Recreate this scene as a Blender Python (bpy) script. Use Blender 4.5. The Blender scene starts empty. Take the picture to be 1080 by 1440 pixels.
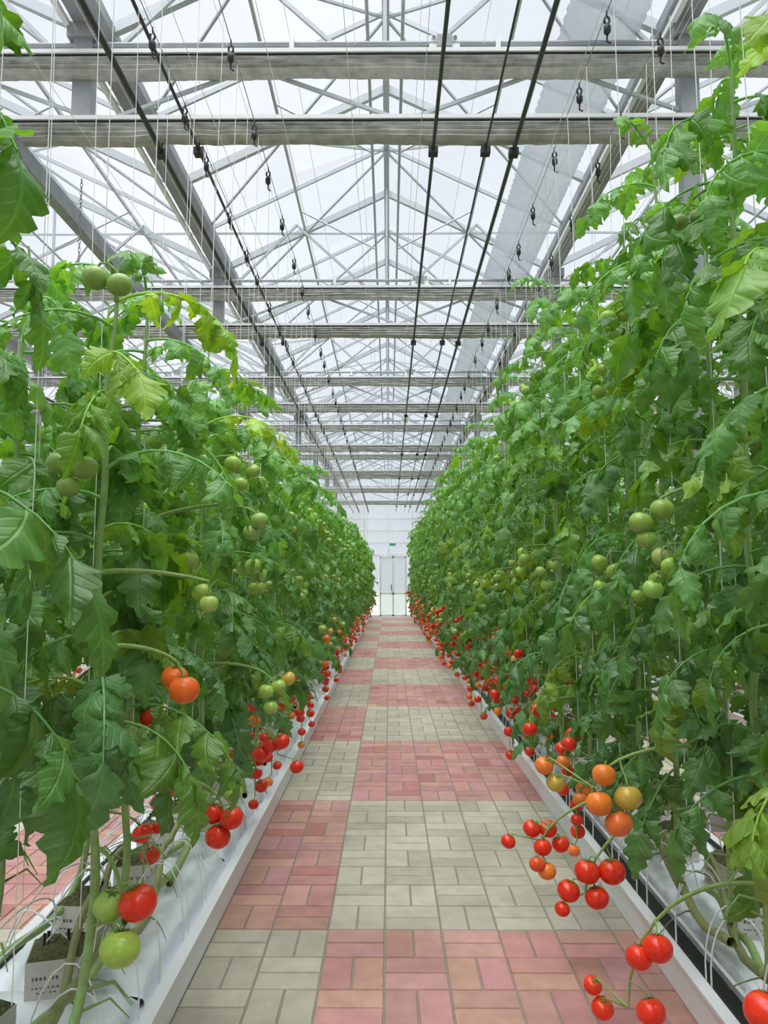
import bpy, math, random
import numpy as np
from mathutils import Vector, Matrix
R = math.radians
scene = bpy.context.scene
try:
    scene.view_settings.view_transform = 'Standard'
except Exception:
    pass

# ------------------------------------------------------------ materials
def new_mat(name):
    m = bpy.data.materials.new(name); m.use_nodes = True
    nt = m.node_tree; nt.nodes.clear()
    out = nt.nodes.new('ShaderNodeOutputMaterial')
    return m, nt, out
def N(nt, t, **kw):
    n = nt.nodes.new(t)
    for k, v in kw.items(): setattr(n, k, v)
    return n
def simple(name, col, rough=.5, metal=0., attr=False, noise=0., nscale=20., bump=0., spec=.5, bscale=None, noise2=0., nscale2=2.):
    m, nt, out = new_mat(name)
    b = N(nt, 'ShaderNodeBsdfPrincipled')
    b.inputs['Roughness'].default_value = rough
    b.inputs['Metallic'].default_value = metal
    b.inputs['Specular IOR Level'].default_value = spec
    nt.links.new(b.outputs[0], out.inputs[0])
    src = None
    if attr:
        a = N(nt, 'ShaderNodeAttribute', attribute_name='Col'); src = a.outputs['Color']
    else:
        c = N(nt, 'ShaderNodeRGB'); c.outputs[0].default_value = (*col, 1); src = c.outputs[0]
    geo = N(nt, 'ShaderNodeNewGeometry')
    for amt, scl in ((noise, nscale), (noise2, nscale2)):
        if amt <= 0: continue
        nz = N(nt, 'ShaderNodeTexNoise'); nz.inputs['Scale'].default_value = scl
        nz.inputs['Detail'].default_value = 4
        nt.links.new(geo.outputs['Position'], nz.inputs['Vector'])
        mr = N(nt, 'ShaderNodeMapRange')
        mr.inputs['From Min'].default_value = .3; mr.inputs['From Max'].default_value = .7
        mr.inputs['To Min'].default_value = 1 - amt; mr.inputs['To Max'].default_value = 1 + amt
        nt.links.new(nz.outputs[0], mr.inputs[0])
        mx = N(nt, 'ShaderNodeVectorMath', operation='SCALE')
        nt.links.new(src, mx.inputs[0]); nt.links.new(mr.outputs[0], mx.inputs['Scale'])
        src = mx.outputs[0]
    nt.links.new(src, b.inputs['Base Color'])
    if bump > 0:
        n2 = N(nt, 'ShaderNodeTexNoise'); n2.inputs['Scale'].default_value = bscale or nscale
        n2.inputs['Detail'].default_value = 3
        nt.links.new(geo.outputs['Position'], n2.inputs['Vector'])
        bp = N(nt, 'ShaderNodeBump'); bp.inputs['Strength'].default_value = bump
        bp.inputs['Distance'].default_value = .02
        nt.links.new(n2.outputs[0], bp.inputs['Height']); nt.links.new(bp.outputs[0], b.inputs['Normal'])
    return m

M_brick = simple('paver_concrete', (1, 1, 1), .85, attr=True, noise=.10, nscale=11, bump=.25, bscale=160, spec=.2, noise2=.12, nscale2=1.7)
M_sand = simple('joint_sand', (.27, .235, .20), .95)
M_alu = simple('aluminium_frame', (.48, .51, .54), .45, .2)
M_steel = simple('galvanised_steel', (.29, .30, .31), .5, .3, noise=.15, nscale=6)
M_white = simple('white_profile', (.78, .79, .80), .5)
M_pipe = simple('dark_pipe', (.06, .065, .07), .5, .3)
M_black = simple('black_plastic', (.012, .012, .013), .45)
M_screen = simple('screen_fabric', (.42, .42, .40), .8, noise=.22, nscale=14)
M_film = simple('white_film', (.80, .84, .90), .3, noise=.05, nscale=7, bump=.8, bscale=14)
M_trough = simple('trough_white', (.80, .82, .85), .4)
M_twine = simple('white_twine', (.85, .85, .84), .7)
M_stem = simple('tomato_stem', (.2, .3, .1), .55, attr=True, noise=.15, nscale=40)
M_tom = simple('tomato_skin', (1, 0, 0), .22, attr=True, noise=.08, nscale=30, spec=.5)
M_block = simple('rockwool_wrap', (.62, .59, .54), .8, noise=.08, nscale=30)
M_moss = simple('rockwool_moss', (.13, .13, .055), .95, noise=.5, nscale=60, bump=1, bscale=90)
M_print = simple('label_print', (.12, .12, .13), .7)
M_grass = simple('outside_gravel', (.36, .39, .32), .95, noise=.2, nscale=.6)

def leaf_mat():
    m, nt, out = new_mat('tomato_leaf')
    a = N(nt, 'ShaderNodeAttribute', attribute_name='Col')
    uv = N(nt, 'ShaderNodeAttribute', attribute_name='luv')
    sep = N(nt, 'ShaderNodeSeparateXYZ'); nt.links.new(uv.outputs['Vector'], sep.inputs[0])
    def M(op, x, y=None):
        n = N(nt, 'ShaderNodeMath', operation=op)
        for i, v in enumerate((x, y)):
            if v is None: continue
            if isinstance(v, (int, float)): n.inputs[i].default_value = v
            else: nt.links.new(v, n.inputs[i])
        return n.outputs[0]
    ab = M('ABSOLUTE', sep.outputs[1])
    ph = M('MULTIPLY', M('SUBTRACT', sep.outputs[0], M('MULTIPLY', ab, .22)), 44.)
    sv = M('POWER', M('ADD', M('MULTIPLY', M('SINE', ph), .5), .5), 5.)
    mid = M('SUBTRACT', 1., M('MINIMUM', M('MULTIPLY', ab, 11.), 1.))
    vein = M('MAXIMUM', M('MULTIPLY', sv, .45), mid)
    fac = M('ADD', .92, M('MULTIPLY', vein, .38))
    sc = N(nt, 'ShaderNodeVectorMath', operation='SCALE')
    nt.links.new(a.outputs['Color'], sc.inputs[0]); nt.links.new(fac, sc.inputs['Scale'])
    b = N(nt, 'ShaderNodeBsdfPrincipled'); b.inputs['Roughness'].default_value = .40
    b.inputs['Specular IOR Level'].default_value = .75
    nt.links.new(sc.outputs[0], b.inputs['Base Color'])
    bp = N(nt, 'ShaderNodeBump'); bp.inputs['Strength'].default_value = .55; bp.inputs['Distance'].default_value = .004
    bp.invert = True
    nt.links.new(vein, bp.inputs['Height']); nt.links.new(bp.outputs[0], b.inputs['Normal'])
    tr = N(nt, 'ShaderNodeBsdfTranslucent')
    tc = N(nt, 'ShaderNodeVectorMath', operation='MULTIPLY'); tc.inputs[1].default_value = (2.5, 2.0, .6)
    nt.links.new(sc.outputs[0], tc.inputs[0]); nt.links.new(tc.outputs[0], tr.inputs[0])
    mx = N(nt, 'ShaderNodeMixShader'); mx.inputs[0].default_value = .30
    nt.links.new(b.outputs[0], mx.inputs[1]); nt.links.new(tr.outputs[0], mx.inputs[2])
    nt.links.new(mx.outputs[0], out.inputs[0])
    return m
M_leaf = leaf_mat()

def glaze_mat(name, transp, col, attr=False):
    m, nt, out = new_mat(name)
    t = N(nt, 'ShaderNodeBsdfTransparent'); t.inputs[0].default_value = (.95, .97, .99, 1)
    d = N(nt, 'ShaderNodeBsdfDiffuse'); d.inputs[0].default_value = (*col, 1)
    tl = N(nt, 'ShaderNodeBsdfTranslucent'); tl.inputs[0].default_value = (*col, 1)
    ad = N(nt, 'ShaderNodeMixShader'); ad.inputs[0].default_value = .36
    nt.links.new(d.outputs[0], ad.inputs[1]); nt.links.new(tl.outputs[0], ad.inputs[2])
    mx = N(nt, 'ShaderNodeMixShader'); mx.inputs[0].default_value = 1 - transp
    nt.links.new(t.outputs[0], mx.inputs[1]); nt.links.new(ad.outputs[0], mx.inputs[2])
    if attr:
        a = N(nt, 'ShaderNodeAttribute', attribute_name='Col')
        s = N(nt, 'ShaderNodeSeparateColor'); nt.links.new(a.outputs['Color'], s.inputs[0])
        nt.links.new(s.outputs[0], mx.inputs[0])
    nt.links.new(mx.outputs[0], out.inputs[0])
    return m
M_roofglass = glaze_mat('roof_glazing', .8, (.8, .84, .88), True)
M_wallglass = glaze_mat('wall_glazing', .68, (.70, .74, .76))
M_duct = glaze_mat('duct_film', .42, (.54, .56, .58))

# ------------------------------------------------------------ mesh builder (all quads)
class MB:
    def __init__(s): s.V = []; s.F = []; s.M = []; s.C = []; s.U = []; s.S = []; s.n = 0
    def add(s, V, F, mat=0, col=(1, 1, 1), uv=None, smooth=True):
        V = np.asarray(V, float).reshape(-1, 3); F = np.asarray(F, int).reshape(-1, 4)
        s.V.append(V); s.F.append(F + s.n); s.n += len(V)
        s.M.append(np.full(len(F), mat)); s.S.append(np.full(len(F), smooth))
        c = np.asarray(col, float)
        if c.ndim == 1: c = np.tile(c, (len(V), 1))
        s.C.append(c)
        s.U.append(np.zeros((len(V), 3)) if uv is None else uv)
    def mesh(s, name, mats, attrs=True, luv=False):
        V = np.concatenate(s.V); F = np.concatenate(s.F); Mi = np.concatenate(s.M)
        S = np.concatenate(s.S); C = np.concatenate(s.C)
        me = bpy.data.meshes.new(name)
        me.vertices.add(len(V)); me.vertices.foreach_set('co', V.astype(np.float32).ravel())
        me.loops.add(F.size); me.loops.foreach_set('vertex_index', F.astype(np.int32).ravel())
        me.polygons.add(len(F)); me.polygons.foreach_set('loop_start', np.arange(0, F.size, 4, dtype=np.int32))
        me.polygons.foreach_set('material_index', Mi.astype(np.int32))
        me.polygons.foreach_set('use_smooth', S.astype(bool))
        for m in mats: me.materials.append(m)
        me.update(calc_edges=True)
        if attrs:
            a = me.attributes.new('Col', 'FLOAT_COLOR', 'POINT')
            C4 = np.concatenate([C, np.ones((len(C), 1))], 1).astype(np.float32)
            a.data.foreach_set('color', C4.ravel())
        if luv:
            a = me.attributes.new('luv', 'FLOAT_VECTOR', 'POINT')
            a.data.foreach_set('vector', np.concatenate(s.U).astype(np.float32).ravel())
        return me
def obj(name, me, loc=(0, 0, 0), rz=0., sc=(1, 1, 1), parent=None):
    o = bpy.data.objects.new(name, me); scene.collection.objects.link(o)
    o.location = loc; o.rotation_euler = (0, 0, rz); o.scale = sc
    if parent: o.parent = parent
    return o

BOXF = np.array([[0, 1, 3, 2], [4, 6, 7, 5], [0, 4, 5, 1], [2, 3, 7, 6], [0, 2, 6, 4], [1, 5, 7, 3]])
def box(mb, lo, hi, mat=0, col=(1, 1, 1)):
    V = [(x, y, z) for x in (lo[0], hi[0]) for y in (lo[1], hi[1]) for z in (lo[2], hi[2])]
    mb.add(V, BOXF, mat, col, smooth=False)
def beam(mb, p, q, w, h, mat=0, col=(1, 1, 1), up=(0, 0, 1)):
    p = np.array(p, float); q = np.array(q, float); t = q - p; t /= np.linalg.norm(t)
    u = np.array(up, float)
    if abs(t @ u) > .95: u = np.array((0, 1., 0))
    s = np.cross(t, u); s /= np.linalg.norm(s); n = np.cross(s, t)
    V = []
    for a in (p, q):
        for b in (-w / 2, w / 2):
            for c in (-h / 2, h / 2): V.append(a + s * b + n * c)
    mb.add(V, BOXF, mat, col, smooth=False)
def tube(mb, pts, r, sides=6, mat=0, col=(1, 1, 1)):
    P = np.asarray(pts, float); n = len(P)
    r = np.full(n, r) if np.isscalar(r) else np.asarray(r, float)
    T = np.gradient(P, axis=0); T /= (np.linalg.norm(T, axis=1)[:, None] + 1e-9)
    ref = np.array((0.31, .95, 0.05)) if abs(T[0] @ np.array((0, 1., 0))) < .9 else np.array((1., .1, 0.1))
    V = []
    for i in range(n):
        a = np.cross(T[i], ref); a /= np.linalg.norm(a) + 1e-9; b = np.cross(T[i], a)
        ang = np.arange(sides) * 2 * np.pi / sides
        V.append(P[i] + r[i] * (np.cos(ang)[:, None] * a + np.sin(ang)[:, None] * b))
    V = np.concatenate(V); F = []
    for i in range(n - 1):
        for k in range(sides):
            k2 = (k + 1) % sides
            F.append((i * sides + k, i * sides + k2, (i + 1) * sides + k2, (i + 1) * sides + k))
    mb.add(V, F, mat, col)

def cubesphere(n):
    V = []; F = []; key = {}
    def vid(p):
        k = tuple(np.round(p, 5))
        if k not in key: key[k] = len(V); V.append(p)
        return key[k]
    g = np.tan(np.linspace(-np.pi / 4, np.pi / 4, n + 1))
    for ax in range(3):
        for sg in (-1, 1):
            for i in range(n):
                for j in range(n):
                    q = []
                    for (a, b) in ((i, j), (i + 1, j), (i + 1, j + 1), (i, j + 1)):
                        p = np.zeros(3); p[ax] = sg; p[(ax + 1) % 3] = g[a]; p[(ax + 2) % 3] = g[b]
                        q.append(vid(p / np.linalg.norm(p)))
                    F.append(q if sg > 0 else q[::-1])
    V = np.array(V)
    return V, np.array(F)
SPH = {n: cubesphere(n) for n in (4, 8)}

def tomato(mb, pos, r, col, rng, hi=False, updir=(0, 0, 1)):
    V, F = SPH[8 if hi else 4]; V = V.copy()
    rad = np.hypot(V[:, 0], V[:, 1])
    lob = 1 + .02 * np.cos(5 * np.arctan2(V[:, 1], V[:, 0])) * (V[:, 2] > 0)
    V[:, :2] *= lob[:, None]
    top = V[:, 2] > 0
    V[:, 2] = V[:, 2] * .90 - np.where(top, .16 * np.exp(-(rad / .3) ** 2), 0)
    u = Vector(updir).normalized(); q = Vector((0, 0, 1)).rotation_difference(u).to_matrix()
    Rm = np.array(q)
    c = np.tile(np.asarray(col, float), (len(V), 1))
    f = np.clip(V[:, 2] - .35, 0, 1)[:, None] * .3
    c2 = c * (1 - f) + np.array((.45, .22, .03)) * f
    if col[1] > col[0] * .7: c2 = c * (1 + V[:, 2:3] * .12)
    mb.add(V @ Rm.T * r + pos, F, 2, c2)
    for k in range(5):
        a = k * 2 * np.pi / 5 + rng.random(); ca, sa = math.cos(a), math.sin(a)
        w = .11
        prof = [(.0, .74), (.35, .86), (.72, .80), (1.0, .95 + .2 * rng.random())]
        VV = []
        for i, (rr, zz) in enumerate(prof):
            ww = (w, w * 1.1, w * .7, .01)[i]
            VV += [(ca * rr - sa * ww, sa * rr + ca * ww, zz), (ca * rr + sa * ww, sa * rr - ca * ww, zz)]
        VV = np.array(VV) * (.62, .62, 1.02)
        mb.add(VV @ Rm.T * r + pos, [(0, 1, 3, 2), (2, 3, 5, 4), (4, 5, 7, 6)], 1, (.12, .26, .06))

# ------------------------------------------------------------ leaflets
def leaflet_template(seed, nL):
    rg = np.random.RandomState(seed)
    t = np.linspace(0, 1, nL + 1); cols = np.array([-1, -.5, 0, .5, 1.])
    w = .27 * np.sin(np.pi * np.clip((t - .05) / .95, 0, 1) ** .60) ** .98
    w[0] = .012; w[-1] = .003; w[1] = max(w[1] * .55, .02)
    k = rg.uniform(.4, 2.3); fold = rg.uniform(-.45, .6); tw = rg.uniform(-1., 1.)
    side = rg.uniform(-.28, .28); cup = rg.uniform(.2, .8); ph = rg.uniform(0, 6, 2)
    per = 3 if nL > 10 else 2
    ang = -k * t ** 1.3
    dx = np.cos(ang); dz = np.sin(ang)
    X = np.concatenate([[0], np.cumsum((dx[1:] + dx[:-1]) / 2)]) / nL
    Z = np.concatenate([[0], np.cumsum((dz[1:] + dz[:-1]) / 2)]) / nL
    V = []; U = []
    for i in range(nL + 1):
        for s in cols:
            ww = w[i]; xo = 0
            if abs(s) == 1 and 0 < i < nL:
                hit = (i + (1 if s > 0 else 0)) % per == 0
                amp = rg.uniform(.10, .32) * (1 - .55 * t[i])
                ww = ww * (1 + amp) if not hit else ww * (1 - amp * 1.1)
                xo = .028 if not hit else -.012
            y = s * ww * math.cos(fold)
            z = abs(s) * ww * math.sin(fold) - (abs(s) ** 2) * ww * cup + rg.uniform(-1, 1) * .018 * abs(s)
            z += .04 * abs(s) * math.sin(i * (2.2 if nL < 10 else 1.25) + ph[0 if s < 0 else 1])
            th = tw * t[i]; y, z = y * math.cos(th) - z * math.sin(th), y * math.sin(th) + z * math.cos(th)
            nx, nz = -math.sin(ang[i]), math.cos(ang[i])
            V.append((X[i] + xo + nx * z, y + side * t[i] ** 2, Z[i] + nz * z)); U.append((t[i], s * ww / .3, 0))
    F = []
    for i in range(nL):
        for j in range(4):
            F.append((i * 5 + j, (i + 1) * 5 + j, (i + 1) * 5 + j + 1, i * 5 + j + 1))
    return np.array(V), np.array(F), np.array(U)
TPL = {False: [leaflet_template(s, 8) for s in range(12)], True: [leaflet_template(100 + s, 14) for s in range(20)]}

def put_leaflet(mb, p, d, up, size, col, rng, hi):
    V, F, U = rng.choice(TPL[hi])
    d = d / np.linalg.norm(d)
    n = up - (up @ d) * d; n /= np.linalg.norm(n) + 1e-6
    y = np.cross(n, d)
    roll = rng.uniform(-.75, .75)
    n2 = n * math.cos(roll) + y * math.sin(roll); y2 = np.cross(n2, d)
    A = np.stack([d, y2 * rng.uniform(.95, 1.3), n2], 0)
    mb.add((V * size) @ A + p, F, 0, col, U)

def compound(mb, p0, az, L, size, el0, el1, rng, col, hi):
    n = 8; pts = [np.array(p0, float)]; a = az; da = rng.uniform(-.09, .09)
    for i in range(n):
        e = el0 + (el1 - el0) * ((i + .5) / n) ** .9; a += da
        pts.append(pts[-1] + L / n * np.array((math.cos(e) * math.cos(a), math.cos(e) * math.sin(a), math.sin(e))))
    P = np.array(pts)
    tube(mb, P, np.linspace(.0055, .002, n + 1), 5 if hi else 4, 1, np.array(col) * 1.4 + .02)
    up = np.array((0, 0, 1.)); out = np.array((math.cos(az), math.sin(az), 0))
    def at(t):
        f = t * n; i = min(int(f), n - 1); return P[i] + (P[i + 1] - P[i]) * (f - i), (P[i + 1] - P[i]) / np.linalg.norm(P[i + 1] - P[i])
    for t, fl in ((.28, .62), (.50, .95), (.73, 1.), (.93, .8)):
        for sg in (-1, 1):
            tt = min(.99, t + rng.uniform(-.03, .03)); p, T = at(tt)
            S = np.cross(T, up); S /= np.linalg.norm(S) + 1e-6
            d = T * rng.uniform(.25, .7) + S * sg + np.array((0, 0, -rng.uniform(.1, 1.1)))
            c = np.array(col) * rng.uniform(.75, 1.32)
            put_leaflet(mb, p, d, up * .9 + out * .5, size * fl * rng.uniform(.75, 1.2), c, rng, hi)
    for t in (.40, .63, .83):
        for sg in (-1, 1):
            if rng.random() < .3: continue
            p, T = at(t); S = np.cross(T, up); S /= np.linalg.norm(S) + 1e-6
            put_leaflet(mb, p, T * .3 + S * sg + np.array((0, 0, -.3)), up, size * rng.uniform(.28, .5), np.array(col) * rng.uniform(.9, 1.25), rng, False)
    p, T = at(1.); put_leaflet(mb, p, T + np.array((0, 0, -.25)), up * .8 + out * .6, size * rng.uniform(1., 1.25), np.array(col) * rng.uniform(.9, 1.15), rng, hi)

RED = (.82, .032, .010); ORG = (.86, .22, .03); YEL = (.62, .42, .07); GRN = (.36, .53, .10)
def jit(c, rng, a=.12):
    return tuple(max(0, x * rng.uniform(1 - a, 1 + a)) for x in c)
def truss(mb, p0, az, rng, n, r, kind, hi, drop=.3, out=.16):
    d = np.array((math.cos(az), math.sin(az), 0)); s = np.array((-d[1], d[0], 0))
    pts = []
    for i in range(9):
        t = i / 8
        pts.append(np.array(p0) + d * out * math.sin(min(1, t * 1.6) * np.pi / 2) + np.array((0, 0, .05 * math.sin(t * np.pi * .6) - drop * t ** 1.7)))
    P = np.array(pts); tube(mb, P, np.linspace(.006, .003, 9), 5, 1, (.24, .36, .10))
    for k in range(n):
        t = .38 + .62 * k / max(1, n - 1); f = t * 8; i = min(int(f), 7); q = P[i] + (P[i + 1] - P[i]) * (f - i)
        sd = (1 if k % 2 else -1); rr = r * rng.uniform(.78, 1.1) * (1 - .2 * k / n)
        c = q + s * sd * rr * 1.05 + d * rng.uniform(-.4, .9) * rr + np.array((0, 0, -rr * 1.1))
        if kind == 'red': col = jit(RED, rng) if rng.random() < .88 else jit(ORG, rng)
        elif kind == 'mix': col = rng.choice([jit(ORG, rng), jit(YEL, rng), jit(RED, rng), jit(GRN, rng)])
        else: col = jit(GRN, rng)
        uv = (q - c) + np.array((0, 0, rr)); tomato(mb, c, rr, col, rng, hi, uv)
        tube(mb, [q, (q + c) / 2 + np.array((0, 0, rr * .7)), c + np.array(uv) / np.linalg.norm(uv) * rr * .8], .0025, 4, 1, (.24, .38, .1))

def make_plant(seed, H, zleaf, hi=False, fruits=1., lowspread=.22, inter=.073, custom=None, LS=1., upper=True, avoid=None):
    rng = random.Random(seed); mb = MB()
    ctrl = [(-.14, -.55, .24), (-.13, -.40, .27), (-.06, -.16, .27), (-.02, -.03, .36), (0, 0, .6)]
    z = .75
    while z < H: ctrl.append((rng.uniform(-.018, .018), rng.uniform(-.018, .018), z)); z += .17
    ctrl.append((rng.uniform(-.02, .03), 0, H))
    C = np.array(ctrl); tt = np.linspace(0, len(C) - 1, len(C) * 4)
    P = np.stack([np.interp(tt, np.arange(len(C)), C[:, k]) for k in range(3)], 1)
    K = np.array((1, 2, 3, 2, 1.)) / 9
    Q = P.copy()
    for k in range(3): Q[2:-2, k] = np.convolve(P[:, k], K, 'valid')
    rad = np.interp(Q[:, 2], [.2, .6, H * .8, H], [.0145, .0125, .009, .004])
    tube(mb, Q, rad, 8 if hi else 6, 1, (.28, .42, .15))
    def sp(z):
        i = np.argmin(abs(Q[:, 2] - z) + (np.arange(len(Q)) < 8) * 5); return Q[i]
    z = zleaf; az = rng.uniform(0, 6.28)
    while z < H - .02:
        f = (z - zleaf) / (H - zleaf)
        if f < .9:
            L = rng.uniform(.30, .46) * LS; size = rng.uniform(.12, .172) * LS; e0 = rng.uniform(.1, .75); e1 = rng.uniform(-1.45, -.7)
        else:
            g = (f - .9) / .1; L = (.36 - .16 * g) * LS; size = (.145 - .06 * g) * LS; e0 = .6 + .4 * g; e1 = -.9 + .8 * g
        base = np.array((.080, .200, .048)) * (1 - f) + np.array((.132, .335, .044)) * f
        b = rng.random()
        if b < .35: base = base * np.array((1.25, 1.2, 1.8))
        elif b > .95: base = base * np.array((2.1, 1.45, .9))
        elif b > .82: base = base * np.array((1.5, 1.28, .9))
        if avoid and any(abs(z - zc) < .2 and math.cos(az - a_) > .55 for zc, a_ in avoid): az += 1.2
        compound(mb, sp(z), az, L, size, e0, e1, rng, base, hi)
        z += inter * rng.uniform(.7, 1.35); az += 2.4 + rng.uniform(-.35, .35)
    for k in range(4):
        zz = rng.uniform(.35, .75); a = rng.uniform(-1.2, 1.2); p = sp(zz)
        q = p + np.array((math.cos(a) * .08, math.sin(a) * .08, .02)); e = q + np.array((math.cos(a) * .05, math.sin(a) * .05, -.06))
        tube(mb, [p, q, e], [.005, .004, .002], 4, 1, (.26, .38, .12))
    if fruits:
        if rng.random() < fruits: truss(mb, sp(.62), rng.uniform(-.7, .7), rng, rng.randint(3, 6), .040, 'red', hi, .36, lowspread)
        if rng.random() < fruits: truss(mb, sp(.84), rng.uniform(-.8, .8), rng, rng.randint(3, 6), .041, 'red', hi, .32, lowspread + .05)
        if rng.random() < .5: truss(mb, sp(1.1), rng.uniform(-.8, .8), rng, rng.randint(3, 4), .041, 'mix', hi, .22, lowspread + .08)
    if upper:
        truss(mb, sp(1.6), rng.uniform(-1, 1), rng, 3, .04, 'green', hi, .16, .24)
        if rng.random() < .7: truss(mb, sp(H * .8), rng.uniform(-1, 1), rng, 3, .036, 'green', hi, .14, .22)
    if custom:
        for grp in custom:
            zc, items = grp; p = sp(zc); cen = np.mean([np.array(i[0]) for i in items], 0)
            topz = max(i[0][2] for i in items) + .06
            a1 = np.array((p[0] + (cen[0] - p[0]) * .45, p[1] + (cen[1] - p[1]) * .45, max(topz, p[2]) + .02))
            a2 = np.array((cen[0], cen[1], topz)); a3 = np.array((cen[0], cen[1], min(i[0][2] for i in items) + .06))
            PP = []
            for i in range(11):
                t = i / 10; B = (1 - t) ** 3 * p + 3 * (1 - t) ** 2 * t * a1 + 3 * (1 - t) * t * t * a2 + t ** 3 * a3; PP.append(B)
            PP = np.array(PP); tube(mb, PP, np.linspace(.008, .0035, 11), 6, 1, (.24, .36, .10))
            for pos, r, col in items:
                pos = np.array(pos, float); i = np.argmin(np.linalg.norm(PP - (pos + np.array((0, 0, r))), axis=1)); q = PP[i]
                uv = (q - pos) / (np.linalg.norm(q - pos) + 1e-6) * .6 + np.array((0, 0, 1.)); uv /= np.linalg.norm(uv)
                tomato(mb, pos, r, col, rng, True, uv)
                tube(mb, [q, pos + uv * r * 1.15, pos + uv * r * .8], .003, 5, 1, (.24, .38, .1))
    return mb.mesh('tomato_plant_mesh', [M_leaf, M_stem, M_tom], True, True)

rnd = random.Random(7)
varL = [make_plant(10 + i, 2.56 + .07 * (i % 4), .76, fruits=.75) for i in range(8)]
varR = [make_plant(40 + i, 3.12 + .08 * (i % 4), .62, fruits=.85, lowspread=.28) for i in range(8)]

def G(*it): return [((x, y, z), r, c) for (x, y, z, r, c) in it]
LG = {
 1.20: (-.88, 2.62, 1.25, []),
 2.10: (-.78, 2.42, 1.02, [(.80, G((-.655, 2.08, .66, .050, RED), (-.735, 2.10, .645, .044, GRN), (-.685, 2.04, .565, .051, (.40, .57, .09)))),
                     (1.30, G((-.56, 2.13, 1.20, .042, (.90, .15, .02)), (-.595, 2.16, 1.23, .037, (.90, .15, .02)))),
                     (2.30, G((-.79, 2.00, 2.31, .036, (.27, .40, .09)), (-.725, 2.00, 2.29, .034, (.27, .40, .09)))),
                     (1.88, G((-.82, 1.97, 1.86, .033, (.26, .40, .10)), (-.855, 1.97, 1.80, .033, (.26, .40, .10)), (-.79, 1.97, 1.79, .034, (.28, .42, .10)), (-.83, 1.97, 1.74, .03, (.28, .42, .10)))),
                     (1.50, G((-.49, 2.10, 1.435, .026, (.40, .55, .12))))]),
 2.62: (-.86, 2.56, .90, [(.82, G((-.575, 2.66, .64, .043, RED), (-.60, 2.68, .71, .038, RED), (-.53, 2.66, .70, .040, RED), (-.535, 2.70, .775, .034, GRN))),
                     (1.7, G((-.44, 2.6, 1.70, .03, (.3, .45, .1)), (-.47, 2.62, 1.66, .03, (.3, .45, .1))))]),
 3.50: (-.84, 2.56, .86, [(1.1, G((-.50, 3.52, 1.02, .035, GRN), (-.55, 3.5, 1.0, .036, GRN), (-.46, 3.55, 1.05, .034, YEL), (-.53, 3.5, .93, .034, GRN)))]),
 3.95: (-.88, 2.58, .84, [(.8, G((-.585, 4.28, .62, .045, RED), (-.50, 4.26, .49, .038, RED), (-.65, 4.3, .60, .045, RED), (-.70, 4.3, .55, .045, RED)))]),
}
RG = {
 2.72: (1.16, 3.15, .78, [(.92, G((.775, 2.68, .68, .047, (.86, .19, .04)), (.71, 2.68, .745, .045, ORG), (.81, 2.68, .765, .046, YEL), (.735, 2.70, .835, .040, ORG), (.56, 2.85, .83, .034, ORG), (.60, 2.85, .77, .034, YEL)))]),
 3.10: (1.12, 3.35, .75, [(.62, G((.77, 3.10, .37, .050, RED), (.865, 3.10, .37, .053, RED), (.70, 3.12, .29, .045, RED), (.80, 3.08, .28, .046, RED), (.67, 3.1, .23, .03, RED))),
                     (.70, G((.58, 3.12, .39, .032, (.8, .09, .02)), (.62, 3.13, .36, .036, ORG), (.575, 3.2, .50, .036, RED), (.64, 3.2, .50, .036, RED), (.48, 3.2, .45, .030, RED), (.69, 3.2, .44, .035, RED), (.61, 3.16, .44, .036, RED)))]),
 2.34: (1.10, 3.25, .88, [(.60, G((.80, 2.40, .405, .045, RED), (.75, 2.42, .37, .040, RED), (.775, 2.40, .225, .043, RED), (.66, 2.62, .19, .030, RED), (.685, 2.6, .13, .036, RED))),
                     (1.8, G((.755, 2.3, 1.67, .036, (.28, .42, .08)), (.82, 2.3, 1.71, .036, (.28, .42, .08)), (.77, 2.3, 1.62, .03, (.28, .42, .08)))),
                     (2.75, G((1.05, 2.5, 2.72, .034, (.22, .33, .08)), (.98, 2.5, 2.70, .03, (.22, .33, .08))))]),
 1.80: (1.02, 2.85, .60, [(.8, G((.735, 1.58, .66, .043, RED), (.80, 1.62, .62, .042, RED)))]),
}
def near(ys, y): return [k for k in ys if abs(k - y) < .01]
def place_near(side, y, X, H, zl, groups, seed):
    sg = 1 if side < 0 else -1
    cus = []; av = []
    for zc, items in groups:
        loc = [((sg * (p[0] - X), sg * (p[1] - y), p[2]), r, c) for p, r, c in items]
        cus.append((zc, loc)); cn = np.mean([np.array(i[0]) for i in loc], 0)
        av.append((cn[2] + .12, math.atan2(cn[1], cn[0])))
    me = make_plant(seed, H, zl, True, fruits=0 if (groups or y < 2.5) else .7, custom=cus, lowspread=.20 if side < 0 else .28, inter=.062, upper=y > 2.5, avoid=av)
    obj('tomato_plant', me, (X, y, 0), 0 if side < 0 else math.pi)

for i, y in enumerate([1.20, 1.66, 2.10, 2.36, 2.62, 3.05, 3.50, 3.95, 4.4]):
    k = near(LG, y)
    if k: X, H, zl, g = LG[k[0]]
    else: X, H, zl, g = (-1.15 if i % 2 else -.95), 2.56 + .04 * (i % 3), (.84 if y > 2 else 1.15), []
    place_near(-1, y, X, H, zl, g, 220 + i)
for i, y in enumerate([1.05, 1.42, 1.80, 2.34, 2.72, 3.10, 3.55, 3.95, 4.4]):
    k = near(RG, y)
    if k: X, H, zl, g = RG[k[0]]
    else: X, H, zl, g = (1.32 if i % 2 else 1.12), 3.1 + .06 * (i % 3), .62, []
    place_near(1, y, X, H, zl, g, 300 + i)

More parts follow.
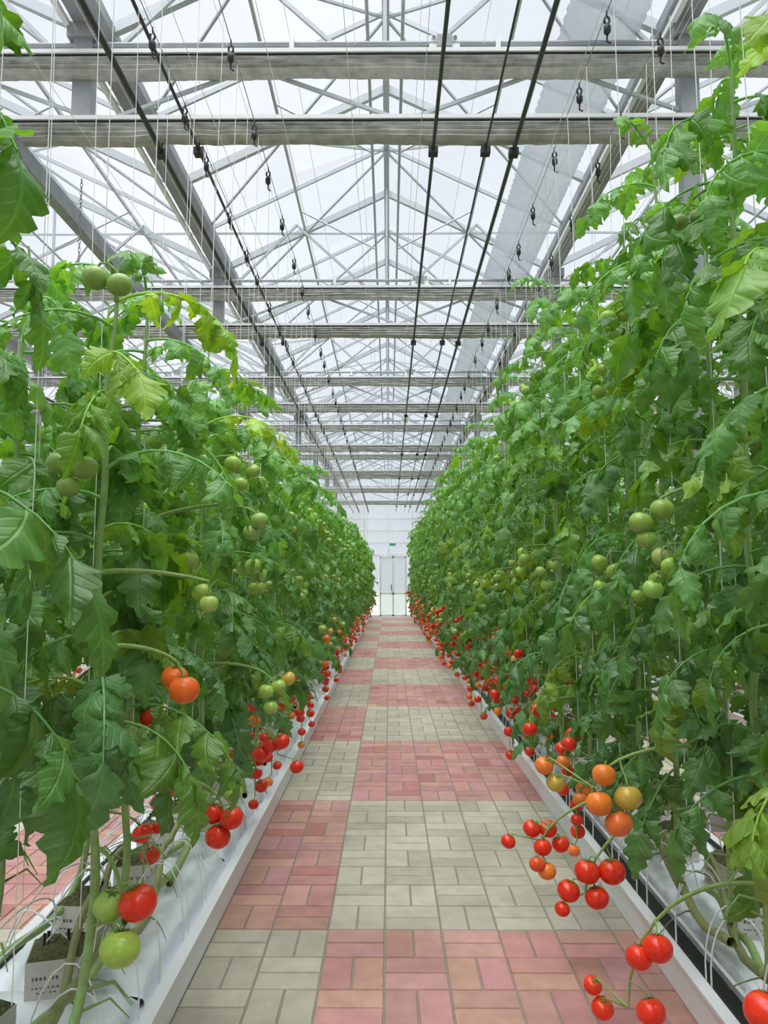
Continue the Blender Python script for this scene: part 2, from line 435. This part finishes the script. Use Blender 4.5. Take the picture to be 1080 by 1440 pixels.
Y0, Y1 = -3.0, 31.5
YA, YB = Y0 + .12, Y1 - .12
def row(X, var, y0, y1, step, rot, jitter=.5, off=.13):
    y = y0; i = 0
    while y < y1:
        s = rnd.uniform(.94, 1.06)
        obj('tomato_plant', rnd.choice(var), (X + (off if i % 2 else -off) + rnd.uniform(-.04, .04), y + rnd.uniform(-.05, .05), 0),
            rot + rnd.uniform(-jitter, jitter), (1, 1, s))
        y += step; i += 1
row(-1.02, varL, 4.8, 30.4, .38, 0)
row(1.22, varR, 4.8, 30.4, .38, math.pi)
row(-1.05, varL, -1.6, 1.0, .42, 0); row(1.25, varR, -1.6, .9, .42, math.pi)
row(-3.55, varL, 1.0, 30.4, .5, 0, .6); row(3.85, varR, 1.0, 30.4, .5, math.pi, .6)
row(-6.1, varL, 3, 30.4, .7, 0, 1.5); row(6.4, varR, 3, 30.4, .7, math.pi, 1.5)

# ------------------------------------------------------------ paving
def paving():
    K = 8
    cell = 1.93; u = cell / K; ox, oy = -.26, 3.43; mb = MB(); rg = np.random.RandomState(3)
    i0, i1 = int((-7.2 - ox) / u), int((7.4 - ox) / u); j0, j1 = int((Y0 + .3 - oy) / u), int((Y1 - .3 - oy) / u)
    VV = []; CC = []
    g = .0018; bv = .004; h = .008
    for i in range(i0, i1):
        for j in range(j0, j1):
            x, y = ox + i * u, oy + j * u
            ci, cj = math.floor((i + .5) / K), math.floor((j + .5) / K)
            green = (ci + cj) % 2 == 0
            for k in range(2):
                if (i + j) % 2: a = (x, y + k * u / 2, x + u, y + (k + 1) * u / 2)
                else: a = (x + k * u / 2, y, x + (k + 1) * u / 2, y + u)
                x0, y0_, x1, y1_ = a[0] + g, a[1] + g, a[2] - g, a[3] - g
                dz = rg.uniform(-.001, .001)
                VV.append([(x0, y0_, 0), (x1, y0_, 0), (x1, y1_, 0), (x0, y1_, 0),
                           (x0 + bv, y0_ + bv, h + dz), (x1 - bv, y0_ + bv, h + dz), (x1 - bv, y1_ - bv, h + dz), (x0 + bv, y1_ - bv, h + dz)])
                b = rg.uniform(.88, 1.10)
                c = np.array((.455, .425, .340)) if green else np.array((.50, .275, .245)) * (1, rg.uniform(.90, 1.10), rg.uniform(.90, 1.10))
                if not green and rg.rand() < .10: c = c * (.88, .76, .76)
                CC.append(np.tile(c * b, (8, 1)))
    V = np.array(VV).reshape(-1, 3); C = np.concatenate(CC); n = len(VV)
    f = np.array([(4, 5, 6, 7), (0, 1, 5, 4), (1, 2, 6, 5), (2, 3, 7, 6), (3, 0, 4, 7)])
    F = (f[None] + np.arange(n)[:, None, None] * 8).reshape(-1, 4)
    mb.add(V, F, 0, C, smooth=False)
    obj('brick_paving', mb.mesh('brick_paving', [M_brick]))
paving()
mb = MB(); box(mb, (-10.1, Y0 - .1, -.1), (10.1, Y1 + .1, .003)); obj('floor', mb.mesh('floor', [M_sand]))
mb = MB(); box(mb, (-60, -40, -.3), (60, 90, -.12)); obj('outside_ground', mb.mesh('outside_ground', [M_grass]))

# ------------------------------------------------------------ troughs
def trough(xe, sg, y0=-2.5, y1=30.8, seed=0, slot=True):
    rg = random.Random(seed); mb = MB()
    def X(a): return xe + sg * a
    prof = [(0, .012), (.0, .135), (-.015, .14), (-.015, .152), (.03, .152), (.035, .12), (.10, .095), (.11, .05), (.58, .05), (.59, .10), (.62, .152), (.68, .152), (.68, .14), (.665, .135), (.665, .012)]
    V = []
    for y in (y0, y1):
        for a, z in prof: V.append((X(a), y, z))
    n = len(prof); F = [(i, i + 1, n + i + 1, n + i) for i in range(n - 1)]
    mb.add(V, F, 0, smooth=False)
    if slot:
        box(mb, (min(X(.032), X(.085)), y0, .135), (max(X(.032), X(.085)), y1, .158), 2)  # black strip stands in for the dark gap between lip and slab
        tube(mb, [(X(.10), y0, .17), (X(.10), y1, .17)], .008, 6, 0)
    ca_, cw = (.355, .225) if slot else (.33, .265)
    y = y0 + .1
    while y < y1 - 1.3:
        L = 1.24; ny = 30; pr = 18; V = []
        for i in range(ny + 1):
            t = i / ny; e = min(1, math.sin(np.pi * min(t, 1 - t) * 8) if min(t, 1 - t) < 1 / 16 else 1); e = .6 + .4 * e
            for k in range(pr):
                a = k / (pr - 1) * np.pi
                cx = math.copysign(abs(math.cos(a)) ** .28, math.cos(a)); cz = abs(math.sin(a)) ** .28
                w = cw + .006 * rg.uniform(-1, 1); hh = (.125 + .006 * rg.uniform(-1, 1)) * e
                V.append((X(ca_ + cx * w), y + t * L, .07 + cz * hh))
        F = [(i * pr + k, i * pr + k + 1, (i + 1) * pr + k + 1, (i + 1) * pr + k) for i in range(ny) for k in range(pr - 1)]
        mb.add(V, F, 1); y += L + .02
    obj('growing_trough', mb.mesh('growing_trough', [M_trough, M_film, M_black]))
    mb = MB(); mt = MB(); y = y0 + .3
    while y < y1 - .5:
        cx = X(.37 + rg.uniform(-.06, .06)); s = .085; a = rg.uniform(-.3, .3); ca, sa = math.cos(a), math.sin(a); z0 = .194; z1 = z0 + .115
        def W(x, yy, z): return (cx + x * ca - yy * sa, y + x * sa + yy * ca, z)
        V = [W(x, yy, z) for x in (-s, s) for yy in (-s, s) for z in (z0, z1)]
        mb.add(V, BOXF, 0, smooth=False)
        g = 6; V = []
        for i in range(g + 1):
            for j in range(g + 1):
                u, v = i / g * 2 - 1, j / g * 2 - 1; ed = max(abs(u), abs(v))
                V.append(W(u * s * .97, v * s * .97, z1 + .002 + (.022 * (1 - ed ** 3) + rg.uniform(0, .012)) * (ed < 1)))
        mb.add(V, [(i * (g + 1) + j, (i + 1) * (g + 1) + j, (i + 1) * (g + 1) + j + 1, i * (g + 1) + j + 1) for i in range(g) for j in range(g)], 1)
        if y < 9:
            for side in range(4):
                for ln, zz in enumerate((z0 + .060, z0 + .035, z0 + .02)):
                    q = -s * .75
                    while q < s * .6:
                        wd = rg.uniform(.004, .010)
                        hgt = .010 if ln == 0 else .005
                        e = s + .0012
                        pts = []
                        for (u, v) in [(q, -e), (q + wd, -e)]:
                            for _ in range(side): u, v = -v, u
                            pts.append((u, v))
                        if rg.random() < .8:
                            V = [W(pts[0][0], pts[0][1], zz), W(pts[1][0], pts[1][1], zz), W(pts[1][0], pts[1][1], zz + hgt), W(pts[0][0], pts[0][1], zz + hgt)]
                            mb.add(V, [(0, 1, 2, 3)], 2, smooth=False)
                        q += wd + .005
        for k in range(3):
            p0 = np.array((X(.60), y + rg.uniform(-.2, .2), .18)); p3 = np.array(W(rg.uniform(-.05, .05), rg.uniform(-.05, .05), z1 + .03))
            p1 = p0 + np.array((-sg * rg.uniform(-.1, .2), rg.uniform(-.2, .2), rg.uniform(.15, .32))); p2 = p3 + np.array((-sg * rg.uniform(-.25, .25), rg.uniform(-.15, .15), rg.uniform(.1, .25)))
            T = np.linspace(0, 1, 14)[:, None]
            B = (1 - T) ** 3 * p0 + 3 * (1 - T) ** 2 * T * p1 + 3 * (1 - T) * T * T * p2 + T ** 3 * p3
            tube(mt, B, .0035, 5, 0)
            tube(mt, [p3 + (0, 0, .03), p3 - (0, 0, .03)], [.006, .002], 5, 1)
        for k in range(2):
            yy = y + rg.uniform(-.2, .2); aa = np.linspace(0, np.pi, 12); hgt = rg.uniform(.2, .3)
            tube(mt, [(X(.14 + .11 * math.cos(q)), yy + .05 * math.sin(q), .15 + hgt * math.sin(q)) for q in aa], .003, 4, 0)
        y += .40
    tube(mt, [(X(.60), y0, .17), (X(.60), y1, .17)], .013, 8, 1)
    obj('rockwool_blocks', mb.mesh('rockwool_blocks', [M_block, M_moss, M_print]))
    obj('drip_irrigation_tubes', mt.mesh('drip_irrigation_tubes', [M_white, M_black]))
    ms = MB(); y = y0 + .3
    while y < min(y1 - 1.6, 16):
        a0 = rg.uniform(.08, .22); b0 = rg.uniform(.25, .45); L = rg.uniform(1.0, 1.5); pts = []
        for i in range(15):
            t = i / 14
            pts.append((X(a0 * (1 - t) + b0 * t + .03 * math.sin(t * 7 + y)), y + L * t, .225 + .07 * abs(math.sin(t * 5 + y * 2)) + .10 * t * t))
        cc = np.array((.24, .27, .11)) * rg.uniform(.8, 1.2)
        tube(ms, pts, np.linspace(.017, .013, 15), 7, 0, cc)
        for i in (3, 6, 9, 12):
            p = np.array(pts[i]); pp = [p]; d = np.array((-sg * rg.uniform(.3, 1), rg.uniform(-.6, .6), rg.uniform(-.1, .5)))
            for k in range(4): pp.append(pp[-1] + d * .035); d = d + np.array((rg.uniform(-.4, .4), rg.uniform(-.4, .4), -.35))
            tube(ms, pp, np.linspace(.005, .0015, 5), 4, 0, (.20, .22, .09))
        y += rg.uniform(.38, .6)
    obj('lowered_stems', ms.mesh('lowered_stems', [M_stem]))
trough(-.74, -1, seed=1, slot=False); trough(1.04, 1, seed=2); trough(-3.2, -1, seed=3, slot=False); trough(3.5, 1, seed=4)
trough(-5.75, -1, seed=5, slot=False); trough(6.05, 1, seed=6)

# ------------------------------------------------------------ roof structure
BW = 3.95; XG = [-2.0 + BW * k for k in range(-2, 4)]; ZG = 5.25; RISE = .95
XL, XR = XG[0], XG[-1]
XA, XB = XL + .12, XR - .12
STN = [4.77 + 4.0 * k for k in range(-1, 7)]
mb = MB(); rg = np.random.RandomState(5)
for b in range(5):
    xa, xb = XG[b], XG[b + 1]; xm = (xa + xb) / 2
    y = Y0
    while y < Y1 - .01:
        ye = min(y + 1.0, Y1)
        for sd, (x0, x1) in enumerate(((xa, xm), (xb, xm))):
            lift = .13 if (int(round(y)) % 3 == 1 and sd == b % 2) else 0
            for h0, h1 in ((0, .5), (.5, 1)):
                c = rg.uniform(.12, .30)
                lf0 = lift if h0 == .5 else 0
                V = [(x0 + (x1 - x0) * h0, y, ZG + .05 + RISE * h0 + lf0), (x0 + (x1 - x0) * h1, y, ZG + .05 + RISE * h1),
                     (x0 + (x1 - x0) * h1, ye, ZG + .05 + RISE * h1), (x0 + (x1 - x0) * h0, ye, ZG + .05 + RISE * h0 + lf0)]
                mb.add(V, [(0, 1, 2, 3)], 0, (c, c, c), smooth=False)
        y += 1.0
obj('ceiling', mb.mesh('ceiling', [M_roofglass]))
mb = MB()
for b in range(5):
    xa, xb = XG[b], XG[b + 1]; xm = (xa + xb) / 2; ZR = ZG + RISE
    y = Y0
    while y <= Y1 + .01:
        big = abs((y - Y0) % 2) < .01
        w, h = (.05, .075) if big else (.024, .038)
        beam(mb, (xa, y, ZG), (xm, y, ZR), w, h); beam(mb, (xb, y, ZG), (xm, y, ZR), w, h)
        y += 1.0
    beam(mb, (xm, Y0, ZR), (xm, Y1, ZR), .06, .08)
    for f in (.5,):
        beam(mb, (xa + (xm - xa) * f, Y0, ZG + RISE * f), (xa + (xm - xa) * f, Y1, ZG + RISE * f), .025, .035)
        beam(mb, (xb + (xm - xb) * f, Y0, ZG + RISE * f), (xb + (xm - xb) * f, Y1, ZG + RISE * f), .025, .035)
    for yy in np.arange(Y0 + 1.0, Y1 - 2.5, 2.0):
        k = int(round((yy - Y0) / 2))
        for sx in (-1, 1):
            xe = xm + sx * BW / 2
            tube(mb, [(xm + sx * .12, yy + .5, ZG + .02), (xm + sx * BW * .25, yy + .5, ZG + RISE * .5)], .010, 5, 0)
            if k % 2 == 0:
                beam(mb, (xe, yy, ZG - .02), (xm, yy + 2, ZR - .05), .02, .02); beam(mb, (xm, yy, ZR - .05), (xe, yy + 2, ZG - .02), .02, .02)
    tube(mb, [(xm + .12, YA, ZG), (xm + .12, YB, ZG)], .014, 6, 0)
    tube(mb, [(xm - .12, YA, ZG), (xm - .12, YB, ZG)], .014, 6, 0)
obj('roof_frame', mb.mesh('roof_frame', [M_alu]))
for x in XG:
    mb = MB()
    prof = [(-.11, .10), (-.11, .02), (-.06, -.07), (.06, -.07), (.11, .02), (.11, .10), (.085, .10), (.085, .03), (.045, -.04), (-.045, -.04), (-.085, .03), (-.085, .10)]
    V = [(x + a, y, ZG - .05 + z) for y in (Y0, Y1) for a, z in prof]; n = len(prof)
    mb.add(V, [(i, (i + 1) % n, n + (i + 1) % n, n + i) for i in range(n)], 0, smooth=False)
    beam(mb, (x - .10, Y0, ZG - .13), (x - .10, Y1, ZG - .13), .035, .035, 1)
    obj('roof_gutter', mb.mesh('roof_gutter', [M_steel, M_white]))

ZLO, ZUP = 4.40, 4.85
def truss_mesh():
    mb = MB()
    for z in (ZLO + .03, ZUP + .03): box(mb, (XA, -.03, z), (XB, .03, z + .05), 0)
    for k, x in enumerate(np.arange(XA, XB - .5, .988)):
        a, b = ZLO + .08, ZUP
        if k % 2: a, b = b, a
        beam(mb, (x, 0, a), (min(x + .988, XB), 0, b), .022, .022, 0)
    for x in XG[1:-1]:
        box(mb, (x - .06, -.05, ZLO), (x + .06, .05, ZG - .1), 1)
        box(mb, (x - .10, -.07, ZG - .22), (x + .10, .07, ZG - .12), 1)
    for i, x in enumerate(XG[:-1]):
        if i % 2 == 1: box(mb, (x - .06, -.045, 0), (x + .06, .045, ZLO), 1)
    for b in range(5):
        xm = (XG[b] + XG[b + 1]) / 2
        beam(mb, (xm, 0, ZUP + .08), (xm, 0, ZG + RISE), .026, .026)
        for sx in (-1, 1):
            beam(mb, (xm + sx * .25, 0, ZUP + .08), (xm + sx * BW * .27, 0, ZG + RISE * .46), .026, .026)
            beam(mb, (xm + sx * BW * .46, 0, ZUP + .08), (xm + sx * BW * .27, 0, ZG + RISE * .46), .026, .026)
    return mb.mesh('roof_truss', [M_alu, M_steel])
TM = truss_mesh()
def screen_mesh(z):
    mb = MB(); rg = np.random.RandomState(int(z * 100)); nx = 1100
    box(mb, (XA, -.115, z + .012), (XB, -.03, z + .038), 0); box(mb, (XA, -.10, z - .004), (XB, -.04, z + .012), 2)  # second box: black strip drawn for the dark gap below the pale rail
    pr = [(-.02, .0), (-.10, .0), (-.115, -.012), (-.098, -.024), (-.118, -.038), (-.100, -.052), (-.120, -.068), (-.100, -.082), (-.118, -.098), (-.09, -.115), (-.04, -.118), (.0, -.10), (.01, -.03)]
    xs = np.linspace(XA, XB, nx); V = []
    lo = np.cumsum(rg.normal(0, .0016, (nx,))); lo -= np.convolve(lo, np.ones(80) / 80, 'same'); lo[:60] = 0; lo[-60:] = 0
    ph = rg.uniform(0, 6, len(pr))
    for i, x in enumerate(xs):
        for k, (a, b) in enumerate(pr):
            d = .0035 * math.sin(x * 4 + ph[k]) + .0025 * math.sin(x * 19 + ph[k] * 2)
            V.append((x, a + d, z - .004 + b * (1 + .05 * math.sin(x * 2.3)) + lo[i] * (k / 12) + d * .6))
    m = len(pr)
    mb.add(V, [(i * m + k, (i + 1) * m + k, (i + 1) * m + (k + 1) % m, i * m + (k + 1) % m) for i in range(nx - 1) for k in range(m)], 1, smooth=False)
    return mb.mesh('thermal_screen', [M_white, M_screen, M_black])
SL, SU = screen_mesh(ZLO + .02), screen_mesh(ZUP + .02)
def shaft_mesh():
    mb = MB(); z = ZUP + .15
    tube(mb, [(XA, -.02, z), (XB, -.02, z)], .018, 8, 0)
    for b in range(5):
        x = (XG[b] + XG[b + 1]) / 2 + .39
        box(mb, (x - .10, -.035, z - .06), (x + .10, -.03, z + .05), 1); box(mb, (x - .05, -.06, z - .04), (x + .05, .02, z + .04), 2)
        for dx in (-.07, 0, .07): tube(mb, [(x + dx, -.045, z + .03), (x + dx, -.03, z + .03)], .012, 8, 2)
        for dx in (-1.0, .35): box(mb, (x + dx - .015, -.045, z - .05), (x + dx + .015, .005, z + .04), 1)
    return mb.mesh('screen_drive_shaft', [M_steel, M_white, M_steel])
SH = shaft_mesh()
for y in STN:
    obj('roof_truss', TM, (0, y, 0)); obj('thermal_screen_bundle', SL, (0, y, 0)); obj('thermal_screen_bundle', SU, (0, y, 0))
    obj('screen_drive_shaft', SH, (0, y, 0))

for x, z, r in ((-1.46, 4.24, .018), (-1.22, 4.25, .010), (.285, 4.25, .012), (.62, 4.25, .007), (.80, 4.24, .015), (-5.2, 4.24, .02), (4.6, 4.24, .02)):
    mb = MB(); tube(mb, [(x, y, z) for y in (YA, YB)], r, 8, 0)
    for y in STN:
        box(mb, (x - .03, y - .09, z - .035), (x + .03, y - .03, z + .01), 1); tube(mb, [(x, y - .06, z), (x, y - .06, ZLO - .1)], .006, 5, 1)
    obj('overhead_pipe', mb.mesh('overhead_pipe', [M_pipe, M_black]))
mb = MB(); beam(mb, (-2.36, YA, 4.20), (-2.36, YB, 4.20), .08, .12)
obj('steel_rail', mb.mesh('steel_rail', [M_steel]))

mw = MB(); mh = MB(); mt = MB()
for x in (-1.17, -.80, 1.05, 1.36, -3.4, -3.7, 3.7, 4.0):
    tube(mw, [(x, YA, 4.22), (x, YB, 4.22)], .0025, 4, 0)
    if abs(x) > 2: continue
    y = 1.0 + abs(x)
    while y < 30:
        tube(mh, [(x, y, 4.23), (x, y, 4.20)], .004, 5, 0)
        tube(mh, [(x + .012 * math.sin(a), y, 4.18 + .02 * math.cos(a)) for a in np.linspace(0, 5.5, 9)], .006, 5, 0)
        tube(mh, [(x, y, 4.165), (x, y, 4.15), (x, y, 4.12), (x, y, 4.105)], [.006, .018, .018, .006], 7, 0)
        tube(mh, [(x, y, 4.105), (x, y + .01, 4.08), (x + .015, y, 4.065)], .005, 5, 0)
        y += .62 + .12 * math.sin(y * 7)
y = .6; i = 0
while y < 30.4:
    for X, o in ((-1.02, .13), (1.22, .13)):
        for s in (-1, 1):
            x = X + o * s; xt = (-1.17 if s < 0 else -.80) if X < 0 else (1.05 if s < 0 else 1.36)
            tube(mt, [(x, y + .1 * s, .5), (xt, y + .1 * math.sin(i + s), 4.22)], .0018, 4, 0)
    y += .40; i += 1
y = 1.
while y < 30:
    for X in (-3.55, 3.85): tube(mt, [(X, y, .5), (X + .1, y, 4.22)], .0018, 4, 0)
    y += .6
obj('crop_wires', mw.mesh('crop_wires', [M_steel])); obj('twine_hooks', mh.mesh('twine_hooks', [M_black])); obj('support_twine', mt.mesh('support_twine', [M_twine]))
mt = MB()
for x in np.arange(-1.9, 1.9, .42):
    for z in (4.27, 4.99): tube(mt, [(x, YA, z), (x, YB, z)], .0018, 4, 0)
obj('screen_cords', mt.mesh('screen_cords', [M_twine]))
mb = MB()
for k in range(34):
    z = 4.15 - k * .028; a = np.linspace(0, 2 * np.pi, 9)
    if k % 2: pts = [(-2.05 + .008 * math.cos(q), 4.9, z + .018 * math.sin(q)) for q in a]
    else: pts = [(-2.05, 4.9 + .008 * math.cos(q), z + .018 * math.sin(q)) for q in a]
    tube(mb, pts, .003, 4, 0)
obj('hanging_chain', mb.mesh('hanging_chain', [M_steel]))

mb = MB(); ys = np.arange(YA, YB, .05); V = []; sd = 18
for i, y in enumerate(ys):
    r = 1. + (.07 if i % 2 else 0)
    for k in range(sd):
        a = k * 2 * np.pi / sd; V.append((1.42 + r * .23 * math.cos(a), y, 5.19 + r * .09 * math.sin(a) - .07 * math.cos(a)))
mb.add(V, [(i * sd + k, i * sd + (k + 1) % sd, (i + 1) * sd + (k + 1) % sd, (i + 1) * sd + k) for i in range(len(ys) - 1) for k in range(sd)], 0, smooth=False)
obj('air_duct', mb.mesh('air_duct', [M_duct]))

# ------------------------------------------------------------ walls
def wall(name, p, q, gable=False, door=None, step=1.0):
    mb = MB(); p = np.array(p, float); q = np.array(q, float); L = np.linalg.norm(q - p)
    t = (q - p) / L; H = ZG
    n = int(round(L / step))
    for i in range(n + 1):
        a = p + t * L * i / n
        if door and abs(a[0] - door) < .55: beam(mb, a + (0, 0, 2.45), a + (0, 0, H), .05, .06, 0); continue
        beam(mb, a, a + (0, 0, H), .06, .07, 0)
    for z in (.03, .85, 2.5, 3.0, 3.5, 4.0, 4.6, H - .03):
        if door and z < 2.4:
            for s0, s1 in ((p, np.array((door - .55, p[1], 0))), (np.array((door + .55, p[1], 0)), q)): beam(mb, s0 + (0, 0, z), s1 + (0, 0, z), .05, .06, 0)
        else: beam(mb, p + (0, 0, z), q + (0, 0, z), .05, .06, 0)
    a, b = p, q
    mb.add([a, b, b + (0, 0, H), a + (0, 0, H)], [(0, 1, 2, 3)], 1, smooth=False)
    if gable:
        for k in range(5):
            xa, xb = XG[k], XG[k + 1]; xm = (xa + xb) / 2; y = p[1]
            mb.add([(xa, y, H), (xm, y, H), (xb, y, H), (xm, y, H + RISE)], [(0, 1, 2, 3)], 1, smooth=False)
            beam(mb, (xm, y, H), (xm, y, H + RISE), .05, .05, 0)
    return obj(name, mb.mesh(name, [M_white, M_wallglass]))
wall('wall_back', (XL, Y1, 0), (XR, Y1, 0), True, .17)
wall('wall_front', (XL, Y0, 0), (XR, Y0, 0), True)
wall('wall_left', (XL, Y0, 0), (XL, Y1, 0), step=2.)
wall('wall_right', (XR, Y0, 0), (XR, Y1, 0), step=2.)
mb = MB(); dx = .17; y = Y1 - .08
for x in (dx - .52, dx, dx + .52): box(mb, (x - .035, y - .03, .02), (x + .035, y + .03, 2.45), 0)
for z in (.02, .9, 2.38): box(mb, (dx - .52, y - .03, z), (dx + .52, y + .03, z + .07), 0)
box(mb, (dx - .09, y - .07, 1.05), (dx - .06, y - .03, 1.3), 1)
mb.add([(dx - .5, y, .1), (dx + .5, y, .1), (dx + .5, y, 2.4), (dx - .5, y, 2.4)], [(0, 1, 2, 3)], 2, smooth=False)
obj('door_1', mb.mesh('door_1', [M_white, M_black, M_wallglass]))
mb = MB(); box(mb, (dx - .18, Y1 - .25, 2.85), (dx + .12, Y1 - .2, 3.0), 0); box(mb, (dx - .15, Y1 - .256, 2.88), (dx + .09, Y1 - .25, 2.97), 1)
tube(mb, [(dx - .03, Y1 - .22, 3.0), (dx - .03, Y1 - .22, 3.4)], .006, 5, 0)
M_exit = simple('sign_green', (.06, .38, .22), .5)
obj('exit_sign', mb.mesh('exit_sign', [M_white, M_exit]))

# ------------------------------------------------------------ light
w = bpy.data.worlds.new('overcast'); scene.world = w; w.use_nodes = True; nt = w.node_tree; nt.nodes.clear()
out = N(nt, 'ShaderNodeOutputWorld'); bg = N(nt, 'ShaderNodeBackground'); nt.links.new(bg.outputs[0], out.inputs[0])
tc = N(nt, 'ShaderNodeTexCoord'); nz = N(nt, 'ShaderNodeTexNoise'); nz.inputs['Scale'].default_value = 2.2; nz.inputs['Detail'].default_value = 5
nt.links.new(tc.outputs['Generated'], nz.inputs['Vector'])
cr = N(nt, 'ShaderNodeValToRGB'); cr.color_ramp.elements[0].position = .35; cr.color_ramp.elements[0].color = (.68, .73, .82, 1)
cr.color_ramp.elements[1].position = .65; cr.color_ramp.elements[1].color = (.96, .97, 1, 1)
nt.links.new(nz.outputs[0], cr.inputs[0]); nt.links.new(cr.outputs[0], bg.inputs[0])
sp_ = N(nt, 'ShaderNodeSeparateXYZ'); nt.links.new(tc.outputs['Generated'], sp_.inputs[0])
mr = N(nt, 'ShaderNodeMapRange'); mr.interpolation_type = 'SMOOTHSTEP'
mr.inputs['From Min'].default_value = .62; mr.inputs['From Max'].default_value = .95
mr.inputs['To Min'].default_value = 1.0; mr.inputs['To Max'].default_value = 4.2
nt.links.new(sp_.outputs[2], mr.inputs[0]); nt.links.new(mr.outputs[0], bg.inputs[1])
def sun(name, rot, e, ang, col=(1, 1, 1)):
    l = bpy.data.lights.new(name, 'SUN'); l.energy = e; l.angle = R(ang); l.color = col
    o = bpy.data.objects.new(name, l); scene.collection.objects.link(o); o.rotation_euler = rot; o.location = (0, 0, 12)
sun('overcast_fill_sun', (R(16), R(-6), 0), 4.3, 70, (1, .97, .91))  # wide sun added as fill, lifts the interior without brightening the sky

# ------------------------------------------------------------ camera
cd = bpy.data.cameras.new('camera'); cam = bpy.data.objects.new('camera', cd); scene.collection.objects.link(cam)
cd.sensor_fit = 'VERTICAL'; cd.sensor_height = 36; cd.lens = 27; cd.clip_start = .05; cd.clip_end = 300
cam.location = (0, 0, 1.5); cam.rotation_euler = (R(90 + 5.03), 0, R(.37))
scene.camera = cam
